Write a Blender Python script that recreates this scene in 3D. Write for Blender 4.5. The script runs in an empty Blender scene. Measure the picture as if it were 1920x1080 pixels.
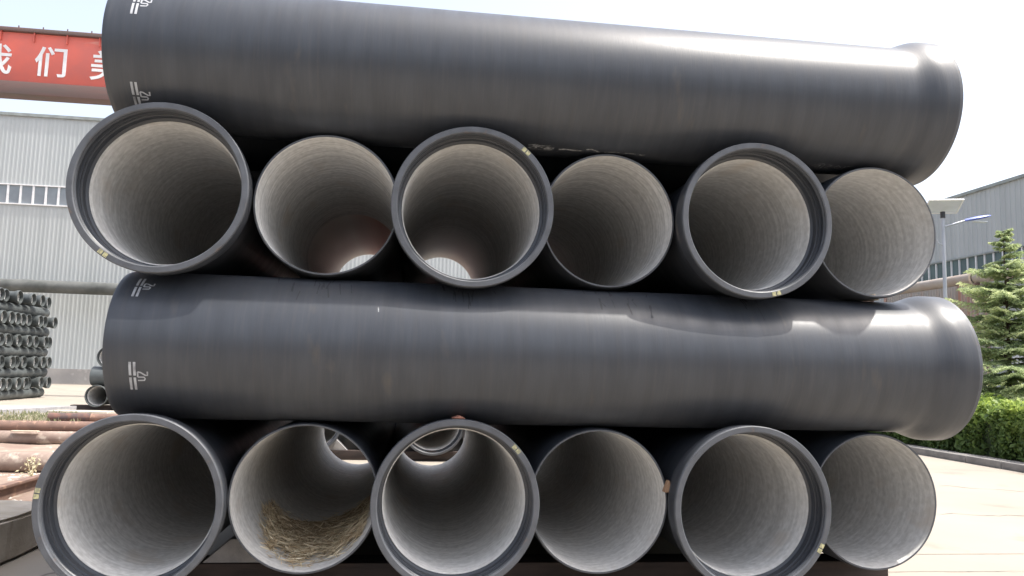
import bpy, bmesh, math, random
import numpy as np
from mathutils import Vector, Matrix

R = math.radians
PI = math.pi
random.seed(7)
rng = np.random.default_rng(11)
sc = bpy.context.scene
col = sc.collection

# ------------------------------------------------------------------ camera
cam_d = bpy.data.cameras.new('camera')
cam = bpy.data.objects.new('camera', cam_d)
col.objects.link(cam)
cam_d.sensor_width = 36
cam_d.lens = 27.239
cam_d.clip_end = 2000
_r = [[0.991081, -0.040726, -0.126888], [-0.130396, -0.099915, -0.986415], [0.027494, 0.994162, -0.104334]]
cam.matrix_world = Matrix.Translation((1.6729, -5.4229, 1.7158)) @ Matrix(_r).to_4x4()
sc.camera = cam

# ------------------------------------------------------------------ light
SUN = Vector((0.405, -0.090, 0.910)).normalized()        # towards the sun: to the right, a touch in front, high
world = bpy.data.worlds.new('World')
sc.world = world
world.use_nodes = True
wn = world.node_tree.nodes
wl = world.node_tree.links
bg = wn['Background']
sky = wn.new('ShaderNodeTexSky')
sky.sky_type = 'NISHITA'
sky.sun_disc = False
sky.sun_elevation = math.asin(SUN.z)
sky.sun_rotation = math.atan2(SUN.x, SUN.y)
sky.air_density = 1.0
sky.dust_density = 5.0
sky.ozone_density = 1.0
hs = wn.new('ShaderNodeHueSaturation')      # a milky, hazy sky: less blue all round
hs.inputs['Saturation'].default_value = 0.62
hs.inputs['Value'].default_value = 0.95
wl.new(sky.outputs[0], hs.inputs['Color'])
wl.new(hs.outputs[0], bg.inputs[0])
bg.inputs[1].default_value = 0.15
sd = bpy.data.lights.new('sun', 'SUN')
sd.energy = 2.05
sd.angle = R(0.6)
sd.color = (1.0, 0.955, 0.88)
so = bpy.data.objects.new('sun', sd)
so.rotation_euler = SUN.to_track_quat('Z', 'Y').to_euler()
so.location = (10, 10, 30)
col.objects.link(so)
sc.view_settings.view_transform = 'Standard'
sc.view_settings.look = 'None'
sc.view_settings.gamma = 1
sc.view_settings.use_curve_mapping = False
sc.view_settings.exposure = 1.48
sc.cycles.max_bounces = 10
sc.cycles.diffuse_bounces = 3
sc.cycles.use_denoising = True


# ------------------------------------------------------------------ materials
def mat(name, c1, c2=None, scale=6.0, rough=0.7, rough2=None, bump=0.0, bscale=60.0, metal=0.0,
        spec=0.5, stretch=(1, 1, 1), bstretch=(1, 1, 1), detail=5.0, lo=0.35, hi=0.65, spots=None, extra=None):
    m = bpy.data.materials.new(name)
    m.use_nodes = True
    nt = m.node_tree
    N, L = nt.nodes, nt.links
    b = N['Principled BSDF']
    b.inputs['Roughness'].default_value = rough
    b.inputs['Metallic'].default_value = metal
    b.inputs['Specular IOR Level'].default_value = spec
    tc = N.new('ShaderNodeTexCoord')
    # every object gets its own place in the noise, so alike pieces never repeat
    oi = N.new('ShaderNodeObjectInfo')
    rm = N.new('ShaderNodeMath')
    rm.operation = 'MULTIPLY'
    rm.inputs[1].default_value = 61.0
    L.new(oi.outputs['Random'], rm.inputs[0])
    va = N.new('ShaderNodeVectorMath')
    va.operation = 'ADD'
    L.new(tc.outputs['Object'], va.inputs[0])
    L.new(rm.outputs[0], va.inputs[1])
    OC = va.outputs[0]
    mp = N.new('ShaderNodeMapping')
    mp.inputs['Scale'].default_value = stretch
    L.new(OC, mp.inputs[0])
    nz = N.new('ShaderNodeTexNoise')
    nz.inputs['Scale'].default_value = scale
    nz.inputs['Detail'].default_value = detail
    L.new(mp.outputs[0], nz.inputs['Vector'])
    rp = N.new('ShaderNodeMapRange')
    rp.inputs[1].default_value = lo
    rp.inputs[2].default_value = hi
    L.new(nz.outputs[0], rp.inputs[0])
    mix = N.new('ShaderNodeMix')
    mix.data_type = 'RGBA'
    mix.inputs[6].default_value = (*c1, 1)
    mix.inputs[7].default_value = (*(c2 or tuple(x * 0.75 for x in c1)), 1)
    L.new(rp.outputs[0], mix.inputs[0])
    out = mix.outputs[2]
    if spots:
        sc_, th, cc, st = spots
        mp3 = N.new('ShaderNodeMapping')
        mp3.inputs['Scale'].default_value = st
        L.new(OC, mp3.inputs[0])
        n3 = N.new('ShaderNodeTexNoise')
        n3.inputs['Scale'].default_value = sc_
        n3.inputs['Detail'].default_value = 6
        L.new(mp3.outputs[0], n3.inputs['Vector'])
        r3 = N.new('ShaderNodeMapRange')
        r3.inputs[1].default_value = th
        r3.inputs[2].default_value = th + 0.12
        L.new(n3.outputs[0], r3.inputs[0])
        m3 = N.new('ShaderNodeMix')
        m3.data_type = 'RGBA'
        L.new(r3.outputs[0], m3.inputs[0])
        L.new(out, m3.inputs[6])
        m3.inputs[7].default_value = (*cc, 1)
        out = m3.outputs[2]
    if extra:
        out = extra(N, L, tc, out, OC, oi)
    L.new(out, b.inputs['Base Color'])
    if rough2 is not None:
        rr = N.new('ShaderNodeMapRange')
        rr.inputs[1].default_value = 0.3
        rr.inputs[2].default_value = 0.7
        rr.inputs[3].default_value = rough
        rr.inputs[4].default_value = rough2
        L.new(nz.outputs[0], rr.inputs[0])
        L.new(rr.outputs[0], b.inputs['Roughness'])
    if bump:
        mp2 = N.new('ShaderNodeMapping')
        mp2.inputs['Scale'].default_value = bstretch
        L.new(OC, mp2.inputs[0])
        n2 = N.new('ShaderNodeTexNoise')
        n2.inputs['Scale'].default_value = bscale
        n2.inputs['Detail'].default_value = 4
        L.new(mp2.outputs[0], n2.inputs['Vector'])
        bp = N.new('ShaderNodeBump')
        bp.inputs['Strength'].default_value = bump
        bp.inputs['Distance'].default_value = 0.01
        L.new(n2.outputs[0], bp.inputs['Height'])
        L.new(bp.outputs[0], b.inputs['Normal'])
    return m


# pipes are turned about their local Y axis: fine streaks run round the barrel
def coat_dust(N, L, tc, out, OC, oi):
    # thin wipe marks of pale dust running round the barrel
    mp = N.new('ShaderNodeMapping')
    mp.inputs['Scale'].default_value = (1.6, 26, 1.6)
    L.new(OC, mp.inputs[0])
    n = N.new('ShaderNodeTexNoise')
    n.inputs['Scale'].default_value = 1.5
    n.inputs['Detail'].default_value = 7
    L.new(mp.outputs[0], n.inputs['Vector'])
    r = N.new('ShaderNodeMapRange')
    r.inputs[1].default_value = 0.5
    r.inputs[2].default_value = 0.85
    r.inputs[4].default_value = 0.10
    L.new(n.outputs[0], r.inputs[0])
    m = N.new('ShaderNodeMix')
    m.data_type = 'RGBA'
    L.new(r.outputs[0], m.inputs[0])
    L.new(out, m.inputs[6])
    m.inputs[7].default_value = (0.17, 0.14, 0.11, 1)
    return m.outputs[2]


M = {}
M['bitumen'] = mat('black_bitumen_coating', (0.047, 0.052, 0.061), (0.036, 0.040, 0.048), 2.2, rough=0.34, rough2=0.44,
                   bump=0.07, bscale=5.0, bstretch=(1.5, 30, 1.5), spec=0.48, stretch=(1, 5, 1), spots=(2.2, 0.66, (0.070, 0.066, 0.062), (1, 2.5, 1)), extra=coat_dust)
M['rim'] = mat('rim_coating', (0.090, 0.096, 0.108), (0.068, 0.072, 0.080), 9, rough=0.42, rough2=0.6, bump=0.12, bscale=90,
               spots=(9, 0.66, (0.13, 0.095, 0.075), (1, 1, 1)))
M['bitumen_far'] = mat('hazed_pipe_coating', (0.085, 0.095, 0.095), (0.06, 0.068, 0.068), 3, rough=0.4, rough2=0.6)  # bitumen lifted paler, distance haze put into the colour


def lining(name, pale_from=None, red=0.0, ring=0.13, pale=(0.80, 0.77, 0.72)):
    def ex(N, L, tc, out, OC, oi):
        # helical trowel marks of the spun cement
        mp = N.new('ShaderNodeMapping')
        mp.inputs['Scale'].default_value = (0.8, 26, 0.8)
        mp.inputs['Rotation'].default_value = (0.02, 0, 0.03)
        L.new(OC, mp.inputs[0])
        n = N.new('ShaderNodeTexNoise')
        n.inputs['Scale'].default_value = 1.0
        n.inputs['Detail'].default_value = 5
        L.new(mp.outputs[0], n.inputs['Vector'])
        r = N.new('ShaderNodeMapRange')
        r.inputs[1].default_value = 0.35
        r.inputs[2].default_value = 0.7
        r.inputs[3].default_value = 1 - ring
        r.inputs[4].default_value = 1 + ring * .7
        L.new(n.outputs[0], r.inputs[0])
        m = N.new('ShaderNodeVectorMath')
        m.operation = 'SCALE'
        L.new(out, m.inputs[0])
        L.new(r.outputs[0], m.inputs['Scale'])
        out = m.outputs[0]
        tn = N.new('ShaderNodeMapRange')        # each spun lining dries to its own shade
        tn.inputs[3].default_value = 0.86
        tn.inputs[4].default_value = 1.08
        L.new(oi.outputs['Random'], tn.inputs[0])
        m2 = N.new('ShaderNodeVectorMath')
        m2.operation = 'SCALE'
        L.new(out, m2.inputs[0])
        L.new(tn.outputs[0], m2.inputs['Scale'])
        out = m2.outputs[0]
        if pale_from is not None:  # lining turns paler beyond this depth, reddish on one side
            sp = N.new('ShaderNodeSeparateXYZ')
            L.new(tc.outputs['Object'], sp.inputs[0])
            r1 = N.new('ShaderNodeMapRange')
            r1.inputs[1].default_value = pale_from
            r1.inputs[2].default_value = pale_from + (0.06 if red > .5 else 0.9)
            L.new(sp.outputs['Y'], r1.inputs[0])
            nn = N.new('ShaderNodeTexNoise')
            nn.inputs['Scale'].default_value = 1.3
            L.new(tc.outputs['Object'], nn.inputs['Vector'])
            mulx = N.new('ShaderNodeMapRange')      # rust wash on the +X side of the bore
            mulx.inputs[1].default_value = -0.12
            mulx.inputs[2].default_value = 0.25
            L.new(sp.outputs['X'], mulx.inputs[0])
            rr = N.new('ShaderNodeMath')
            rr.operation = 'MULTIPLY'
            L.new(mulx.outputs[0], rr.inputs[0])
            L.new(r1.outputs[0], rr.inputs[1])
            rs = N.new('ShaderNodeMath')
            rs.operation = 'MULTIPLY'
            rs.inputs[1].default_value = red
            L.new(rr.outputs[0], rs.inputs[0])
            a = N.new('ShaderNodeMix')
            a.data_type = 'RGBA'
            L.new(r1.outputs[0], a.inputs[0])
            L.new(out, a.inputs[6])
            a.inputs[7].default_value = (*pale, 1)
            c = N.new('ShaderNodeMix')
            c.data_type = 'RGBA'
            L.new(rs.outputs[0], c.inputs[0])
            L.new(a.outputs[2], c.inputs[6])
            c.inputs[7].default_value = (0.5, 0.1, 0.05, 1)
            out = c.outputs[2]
        return out
    return mat(name, (0.68, 0.67, 0.645), (0.55, 0.54, 0.515), 22, rough=0.72, rough2=0.9, bump=0.35, bscale=26,
               bstretch=(1, 2.2, 1), detail=8, spots=(3.0, 0.6, (0.56, 0.52, 0.47), (1, 0.5, 1)), extra=ex)


M['lining'] = lining('cement_lining')
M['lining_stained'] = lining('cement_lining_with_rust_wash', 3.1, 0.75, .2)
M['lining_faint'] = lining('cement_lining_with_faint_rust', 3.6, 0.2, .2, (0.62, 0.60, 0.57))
M['yellow'] = mat('pale_yellow_paint', (0.50, 0.47, 0.25), (0.26, 0.25, 0.16), 60, rough=0.7, lo=0.4, hi=0.6)
M['stencil'] = mat('white_stencil_paint', (0.42, 0.43, 0.45), (0.22, 0.22, 0.23), 14, rough=0.8, lo=.45, hi=.7)
M['chalk'] = mat('white_chalk', (0.36, 0.37, 0.38), (0.12, 0.12, 0.12), 40, rough=0.9)
M['rust_beam'] = mat('rusty_brown_timber', (0.055, 0.038, 0.033), (0.028, 0.021, 0.019), 3, rough=0.8, bump=0.4, bscale=12,
                     bstretch=(1, 8, 8), stretch=(1, 5, 5))
M['wood'] = mat('pale_wood', (0.42, 0.27, 0.17), (0.28, 0.16, 0.09), 20, rough=0.8, stretch=(1, 8, 1), bump=0.3)
M['redwood'] = mat('reddish_wood', (0.34, 0.14, 0.09), (0.22, 0.10, 0.07), 20, rough=0.8, stretch=(1, 8, 1), bump=0.3)
M['plank'] = mat('bleached_plank', (0.62, 0.52, 0.40), (0.5, 0.4, 0.3), 12, rough=0.85, stretch=(1, 9, 1))
M['chock'] = mat('grey_cast_concrete', (0.33, 0.32, 0.32), (0.24, 0.235, 0.24), 9, rough=0.9, bump=0.4, bscale=40)
M['block'] = mat('weathered_concrete_block', (0.46, 0.41, 0.35), (0.34, 0.30, 0.24), 2.5, rough=0.9, bump=0.5, bscale=22,
                 spots=(1.6, 0.6, (0.24, 0.20, 0.15), (1, 2.4, 0.4)))
M['ground'] = mat('pale_concrete_ground', (0.305, 0.272, 0.228), (0.27, 0.24, 0.20), 0.5, rough=0.9, bump=0.2, bscale=18,
                  detail=9, spots=(0.9, 0.62, (0.20, 0.175, 0.145), (1, 1, 1)))
M['ground_crack'] = mat('dark_crack_filling', (0.13, 0.11, 0.09), (0.25, 0.22, 0.2), 3, rough=0.95)
M['dirt'] = mat('rusty_brown_dirt', (0.28, 0.215, 0.17), (0.20, 0.14, 0.11), 1.8, rough=0.95, bump=0.8, bscale=14,
                detail=10, spots=(5, 0.6, (0.42, 0.36, 0.30), (1, 1, 1)))
M['stone'] = mat('pale_rubble', (0.50, 0.47, 0.43), (0.32, 0.28, 0.24), 5, rough=0.95, bump=0.4, bscale=30)
M['rust'] = mat('rusty_steel', (0.20, 0.12, 0.09), (0.14, 0.09, 0.072), 4, rough=0.75, rough2=0.9, bump=0.3, bscale=50,
                stretch=(1, 1, 1), spots=(7, 0.58, (0.32, 0.2, 0.14), (0.4, 1, 1)))
M['rust_pale'] = mat('dusty_weathered_steel', (0.29, 0.225, 0.185), (0.20, 0.145, 0.12), 4, rough=0.85, bump=0.3, bscale=40,
                     spots=(6, 0.55, (0.42, 0.36, 0.30), (0.4, 1, 1)))
M['rust_dark'] = mat('dark_scaled_steel', (0.06, 0.05, 0.055), (0.16, 0.08, 0.06), 6, rough=0.8, bump=0.3)
M['sheet_white'] = mat('white_corrugated_sheet', (0.42, 0.445, 0.445), (0.38, 0.405, 0.405), 0.3, rough=0.55,
                       stretch=(6, 1, 0.3), detail=6)
M['trim_grey'] = mat('grey_metal_trim', (0.30, 0.33, 0.32), None, 2, rough=0.6)
M['base_wall'] = mat('plastered_base_wall', (0.36, 0.34, 0.32), (0.26, 0.25, 0.24), 0.7, rough=0.9, bump=0.3, bscale=8,
                     spots=(1.4, 0.6, (0.48, 0.45, 0.42), (1, 1, 1)))
M['frame_white'] = mat('white_window_frame', (0.78, 0.79, 0.79), (0.7, 0.7, 0.7), 5, rough=0.5)
M['glass'] = mat('dull_blue_grey_glass', (0.26, 0.30, 0.325), (0.20, 0.235, 0.26), 0.8, rough=0.12, rough2=0.2, spec=0.6)
M['glass_teal'] = mat('dull_teal_glass', (0.10, 0.15, 0.155), (0.07, 0.11, 0.115), 0.8, rough=0.12, rough2=0.25, spec=0.6)
M['pipe_grey'] = mat('mottled_grey_duct', (0.11, 0.115, 0.11), (0.06, 0.065, 0.062), 1.4, rough=0.75, detail=8)
M['crane_red'] = mat('hazed_red_paint', (0.52, 0.105, 0.075), (0.43, 0.10, 0.08), 1.2, rough=0.6,  # washed-out red: haze is mixed into the paint colour
                     spots=(1.5, 0.68, (0.5, 0.25, 0.2), (0.3, 1, 2)))
M['crane_dull'] = mat('dusty_brown_red_paint', (0.15, 0.085, 0.075), (0.12, 0.09, 0.08), 1.5, rough=0.7, stretch=(0.3, 1, 3))
M['letter_white'] = mat('white_sign_paint', (0.74, 0.74, 0.74), (0.66, 0.66, 0.66), 4, rough=0.6)
M['sheet_grey'] = mat('grey_corrugated_sheet', (0.43, 0.45, 0.45), (0.38, 0.40, 0.40), 0.35, rough=0.6,
                      stretch=(1, 5, 0.3), detail=6)
M['sheet_rust'] = mat('rust_streaked_sheet', (0.42, 0.24, 0.18), (0.42, 0.36, 0.32), 0.8, rough=0.8, stretch=(1, 6, 0.25), detail=6)
M['sheet_beige'] = mat('dusty_beige_sheet', (0.38, 0.35, 0.32), (0.38, 0.29, 0.24), 0.8, rough=0.8, stretch=(1, 6, 0.25), detail=6, lo=.45, hi=.8)
M['duct_rust'] = mat('rust_stained_duct', (0.40, 0.36, 0.32), (0.35, 0.28, 0.23), 1.1, rough=0.8, detail=8)
M['lamp_pole'] = mat('galvanised_pole', (0.40, 0.42, 0.46), (0.34, 0.36, 0.40), 3, rough=0.45, metal=0.2)
M['panel_back'] = mat('solar_panel_backsheet', (0.60, 0.64, 0.72), (0.54, 0.58, 0.66), 3, rough=0.5)
M['solar_blue'] = mat('dark_solar_glass', (0.02, 0.03, 0.07), None, 8, rough=0.1)
M['lamp_blue'] = mat('bright_blue_housing', (0.12, 0.17, 0.55), (0.1, 0.14, 0.45), 6, rough=0.4)
M['black_plastic'] = mat('black_plastic', (0.03, 0.03, 0.03), None, 6, rough=0.5)
M['kerb'] = mat('grey_kerb_concrete', (0.24, 0.225, 0.21), (0.17, 0.16, 0.15), 4, rough=0.9, bump=0.4, bscale=30)
M['soil'] = mat('dark_planting_soil', (0.11, 0.085, 0.06), (0.06, 0.05, 0.035), 6, rough=1, bump=0.6, bscale=25)
M['bark'] = mat('brown_bark', (0.12, 0.085, 0.06), (0.07, 0.05, 0.035), 12, rough=0.9, bump=0.5, stretch=(1, 1, 0.3))
M['hedge_core'] = mat('hedge_inner_twigs', (0.03, 0.045, 0.015), None, 8, rough=0.9)
M['red_cloth'] = mat('red_flag_cloth', (0.6, 0.06, 0.05), None, 5, rough=0.8)
M['dry_weed'] = mat('pale_dry_weed', (0.62, 0.55, 0.38), (0.5, 0.45, 0.28), 30, rough=0.9)


def leafmat(name, c1, c2, c3, thin=0.5):
    """colour from a per-corner attribute so neighbouring sprays differ in species colour"""
    m = bpy.data.materials.new(name)
    m.use_nodes = True
    N, L = m.node_tree.nodes, m.node_tree.links
    b = N['Principled BSDF']
    a = N.new('ShaderNodeAttribute')
    a.attribute_name = 'tone'
    cr = N.new('ShaderNodeValToRGB')
    cr.color_ramp.elements[0].color = (*c1, 1)
    cr.color_ramp.elements[1].color = (*c3, 1)
    e = cr.color_ramp.elements.new(0.5)
    e.color = (*c2, 1)
    L.new(a.outputs['Fac'], cr.inputs[0])
    L.new(cr.outputs[0], b.inputs['Base Color'])
    b.inputs['Roughness'].default_value = 0.55
    tr = N.new('ShaderNodeBsdfTranslucent')
    L.new(cr.outputs[0], tr.inputs[0])
    ms = N.new('ShaderNodeMixShader')
    ms.inputs[0].default_value = thin
    L.new(b.outputs[0], ms.inputs[1])
    L.new(tr.outputs[0], ms.inputs[2])
    L.new(ms.outputs[0], N['Material Output'].inputs[0])
    return m


M['needles'] = leafmat('conifer_needles', (0.18, 0.25, 0.13), (0.38, 0.46, 0.24), (0.62, 0.66, 0.36))
M['hedge_leaf'] = leafmat('hedge_leaves', (0.09, 0.145, 0.045), (0.19, 0.28, 0.075), (0.44, 0.54, 0.12))
M['grass'] = leafmat('grass_blades', (0.17, 0.19, 0.10), (0.27, 0.28, 0.15), (0.42, 0.38, 0.27))
M['straw'] = leafmat('dry_straw', (0.34, 0.24, 0.14), (0.70, 0.56, 0.36), (0.90, 0.80, 0.58), 0.05)


# ------------------------------------------------------------------ mesh helpers
def link(name, me, m=None, parent=None, smooth=None):
    o = bpy.data.objects.new(name, me)
    col.objects.link(o)
    if m is not None and not me.materials:
        me.materials.append(m)
    if parent:
        o.parent = parent
    if smooth is not None:
        me.polygons.foreach_set('use_smooth', [True] * len(me.polygons))
        me.set_sharp_from_angle(angle=R(smooth))
    return o


def mesh(name, v, f):
    me = bpy.data.meshes.new(name)
    me.from_pydata([tuple(map(float, p)) for p in v], [], [tuple(map(int, q)) for q in f])
    me.update()
    return me


def tag(o, label=None, cat=None, group=None, kind=None):
    if label:
        o['label'] = label
    if cat:
        o['category'] = cat
    if group:
        o['group'] = group
    if kind:
        o['kind'] = kind
    return o


def empty(name, loc=(0, 0, 0), rot=(0, 0, 0)):
    o = bpy.data.objects.new(name, None)
    col.objects.link(o)
    o.location = loc
    o.rotation_euler = rot
    o.empty_display_size = 0.2
    return o


class MB:
    def __init__(s):
        s.v, s.f = [], []

    def add(s, v, f):
        n = len(s.v)
        s.v += [tuple(p) for p in v]
        s.f += [tuple(i + n for i in q) for q in f]
        return s

    def box(s, x0, x1, y0, y1, z0, z1):
        v = [(x, y, z) for z in (z0, z1) for x, y in ((x0, y0), (x1, y0), (x1, y1), (x0, y1))]
        return s.add(v, [(3, 2, 1, 0), (4, 5, 6, 7), (0, 1, 5, 4), (1, 2, 6, 5), (2, 3, 7, 6), (3, 0, 4, 7)])

    def tube(s, pts, rad, n=12, caps=True):
        pts = [Vector(p) for p in pts]
        if not hasattr(rad, '__len__'):
            rad = [rad] * len(pts)
        vs, fs = [], []
        for i, p in enumerate(pts):
            d = (pts[min(i + 1, len(pts) - 1)] - pts[max(i - 1, 0)]).normalized()
            a = d.orthogonal().normalized() if i == 0 else (a - d * a.dot(d)).normalized()
            b = d.cross(a)
            for k in range(n):
                t = 2 * PI * k / n
                vs.append(p + (a * math.cos(t) + b * math.sin(t)) * rad[i])
        for i in range(len(pts) - 1):
            for k in range(n):
                k2 = (k + 1) % n
                fs.append((i * n + k, i * n + k2, (i + 1) * n + k2, (i + 1) * n + k))
        if caps:
            fs.append(tuple(range(n))[::-1])
            fs.append(tuple((len(pts) - 1) * n + k for k in range(n)))
        return s.add(vs, fs)

    def build(s, name, m, parent=None, smooth=None, bevel=0.0):
        me = mesh(name, s.v, s.f)
        if bevel:
            bm = bmesh.new()
            bm.from_mesh(me)
            bmesh.ops.bevel(bm, geom=list(bm.edges), offset=bevel, segments=2, affect='EDGES', profile=0.6)
            bm.to_mesh(me)
            bm.free()
            if smooth is None:
                smooth = 35
        return link(name, me, m, parent, smooth)


def lathe(prof, n=96, closed=True):
    """profile of (y, r) turned about the Y axis; returns v, f"""
    v, f = [], []
    m = len(prof)
    for k in range(n):
        t = 2 * PI * k / n
        c, s = math.cos(t), math.sin(t)
        for (y, r) in prof:
            v.append((r * c, y, r * s))
    for k in range(n):
        k2 = (k + 1) % n
        for i in range(m if closed else m - 1):
            j = (i + 1) % m
            f.append((k * m + i, k * m + j, k2 * m + j, k2 * m + i))
    return v, f


def fixn(me):
    bm = bmesh.new()
    bm.from_mesh(me)
    bmesh.ops.recalc_face_normals(bm, faces=bm.faces)
    bm.to_mesh(me)
    bm.free()


def lathe_mesh(name, prof, n=96):
    v, f = lathe(prof, n)
    me = mesh(name, v, f)
    fixn(me)
    me.polygons.foreach_set('use_smooth', [True] * len(me.polygons))
    me.set_sharp_from_angle(angle=R(32))
    return me


def leaves(name, P, A, B, tone, m, parent=None, fold=True):
    """n quads with centre P, half axes A and B (n,3)"""
    n = len(P)
    V = np.stack([P - A - B * 0.25, P + A * 0.1 - B, P + A, P + A * 0.1 + B], 1).reshape(-1, 3)
    me = bpy.data.meshes.new(name)
    me.vertices.add(n * 4)
    me.vertices.foreach_set('co', V.ravel())
    me.loops.add(n * 4)
    me.loops.foreach_set('vertex_index', np.arange(n * 4))
    me.polygons.add(n)
    me.polygons.foreach_set('loop_start', np.arange(n) * 4)
    me.polygons.foreach_set('loop_total', np.full(n, 4))
    at = me.attributes.new('tone', 'FLOAT', 'POINT')
    at.data.foreach_set('value', np.repeat(np.clip(tone, 0, 1), 4))
    me.update()
    return link(name, me, m, parent)


# ------------------------------------------------------------------ the setting: ground
me = MB().add([(-400, -300, 0), (400, -300, 0), (400, 500, 0), (-400, 500, 0)], [(0, 1, 2, 3)])
tag(me.build('ground', M['ground']), kind='structure')


def strip(name, pts, w, m, z=0.004, parent=None, jitter=0.0):
    b = MB()
    vs = []
    pts = [Vector((x, y, 0)) for x, y in pts]
    for i, p in enumerate(pts):
        d = (pts[min(i + 1, len(pts) - 1)] - pts[max(i - 1, 0)]).normalized()
        nrm = Vector((-d.y, d.x, 0))
        ww = w * random.uniform(0.4, 1.3)
        off = nrm * random.uniform(-jitter, jitter)
        vs += [(*(p + off + nrm * ww / 2)[:2], z), (*(p + off - nrm * ww / 2)[:2], z)]
    b.add(vs, [(2 * i, 2 * i + 1, 2 * i + 3, 2 * i + 2) for i in range(len(pts) - 1)])
    return b.build(name, m, parent)


def wander(a, b, n, j):
    return [(a[0] + (b[0] - a[0]) * i / n + random.uniform(-j, j), a[1] + (b[1] - a[1]) * i / n + random.uniform(-j, j)) for i in range(n + 1)]


crk = MB()
for a, b, n, j, w in (((7.6, 4.2), (12.6, 3.6), 34, 0.07, 0.022), ((10.4, 6.6), (13.2, 5.2), 20, 0.06, 0.02),
                      ((5.9, 1.25), (9.4, 1.22), 24, 0.01, 0.012), ((8.6, 9.8), (13.0, 8.6), 24, 0.06, 0.02),
                      ((11.2, 3.9), (12.4, 2.6), 14, 0.06, 0.02), ((-1.6, 0.4), (-0.4, 2.6), 16, 0.05, 0.015)):
    o = strip('crack', wander(a, b, n, j), w, M['ground_crack'])
    tag(o, kind='structure')
for y in (-4, 1.9, 13.9):
    tag(strip('slab_joint', [(5.9, y), (9, y + 0.01), (13.4, y)], 0.012, M['ground_crack'], z=0.003), kind='structure')

# brown dirt yard on the left and loose stones on it
n = 26
gv, gf = [], []
for i in range(n + 1):
    for j in range(n + 1):
        x = -20 + 19.3 * i / n
        y = 2.6 + 14.6 * j / n
        e = min(i, j, n - i, n - j)
        gv.append((x + random.uniform(-.2, .2), y + random.uniform(-.2, .2), 0.004 if e == 0 else 0.02 + 0.05 * random.random()))
for i in range(n):
    for j in range(n):
        a = i * (n + 1) + j
        gf.append((a, a + n + 1, a + n + 2, a + 1))
tag(link('dirt', mesh('dirt', gv, gf), M['dirt'], smooth=180), kind='structure')


def rubble(name, count, xr, yr, smin, smax, m, zbase=0.03, label=None):
    b = MB()
    ico = [(0, 0, 1), (0.9, 0, 0.3), (0.3, 0.85, 0.3), (-0.7, 0.5, 0.3), (-0.7, -0.5, 0.3), (0.3, -0.85, 0.3), (0, 0, -0.7)]
    fc = [(0, 1, 2), (0, 2, 3), (0, 3, 4), (0, 4, 5), (0, 5, 1), (6, 2, 1), (6, 3, 2), (6, 4, 3), (6, 5, 4), (6, 1, 5)]
    for _ in range(count):
        x, y = random.uniform(*xr), random.uniform(*yr)
        s = random.uniform(smin, smax) * random.uniform(0.6, 1.4)
        a = random.uniform(0, 6.3)
        sx, sy, sz = random.uniform(.7, 1.4), random.uniform(.7, 1.3), random.uniform(.4, .8)
        vs = []
        for p in ico:
            px, py, pz = p[0] * sx * random.uniform(.8, 1.2), p[1] * sy * random.uniform(.8, 1.2), p[2] * sz
            vs.append((x + s * (px * math.cos(a) - py * math.sin(a)), y + s * (px * math.sin(a) + py * math.cos(a)), zbase + s * pz * 0.8))
        b.add(vs, fc)
    return tag(b.build(name, m), label, 'rubble', kind='stuff')


rubble('rubble', 900, (-4.6, -2.0), (4.2, 6.7), 0.015, 0.05, M['stone'], label='pale stones and gravel scattered beside the rusty rail')
rubble('rubble', 700, (-11, -2.2), (7.2, 15), 0.015, 0.055, M['stone'], label='loose stones lying on the brown dirt between the rusty pipes')

# grass strip beyond the rusty pipes
k = 4200
P = np.stack([rng.uniform(-16, -6.6, k), rng.uniform(15.9, 18.9, k), np.zeros(k)], 1)
keep = (np.sin(P[:, 0] * 2.1) + np.sin(P[:, 1] * 3.3 + P[:, 0]) + rng.uniform(-1.2, 1.2, k)) > -0.5
P = P[keep]
k = len(P)
h = rng.uniform(0.03, 0.10, k)
ang = rng.uniform(0, 2 * PI, k)
lean = rng.uniform(-.4, .4, (k, 2))
A = np.stack([lean[:, 0] * h, lean[:, 1] * h, h * .9], 1)
B = np.stack([np.cos(ang), np.sin(ang), np.zeros(k)], 1) * 0.02
P[:, 2] = 0.02 + h * .9
tag(leaves('grass', P, A, B, rng.uniform(0, 1, k), M['grass']), 'sparse green and dry grass growing beyond the rusty pipes', 'grass', kind='stuff')

# concrete kerb line beyond the grass
b = MB()
b.add([(-16, 18.6, 0), (-9.9, 18.6, 0), (-8.9, 21.4, 0), (-16, 19.4, 0), (-16, 18.6, .16), (-9.9, 18.6, .16), (-8.9, 21.4, .16), (-16, 19.4, .16)],
      [(3, 2, 1, 0), (4, 5, 6, 7), (0, 1, 5, 4), (1, 2, 6, 5), (2, 3, 7, 6), (3, 0, 4, 7)])
tag(b.build('kerb', M['chock']), kind='structure')

# kerb and bed on the right
kb = empty('kerb')
tag(kb, kind='structure')
km = MB().box(-0.2, 0.2, -0.497, 0.497, 0, 0.15).build('kerb_stone', M['kerb'], kb, bevel=0.02)
km.location = (13.72, 0.5, 0)
for i in range(1, 34):
    c = km.copy()
    col.objects.link(c)
    c.parent = kb
    c.location = (13.72 + random.uniform(-.006, .006), 0.5 + i, random.uniform(-.006, 0.0))
tag(MB().box(13.93, 19.5, 0, 45, -0.05, 0.12).build('planting_soil', M['soil']), kind='structure')

# ------------------------------------------------------------------ big pipes of the stack
L = 6.25
RO, RI, RB, RS = 0.524, 0.511, 0.503, 0.585


def scurve(y0, y1, r0, r1, n=9):
    out = []
    for i in range(n + 1):
        t = i / n
        s = t * t * (3 - 2 * t)
        out.append((y0 + (y1 - y0) * t, r0 + (r1 - r0) * s))
    return out


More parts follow.
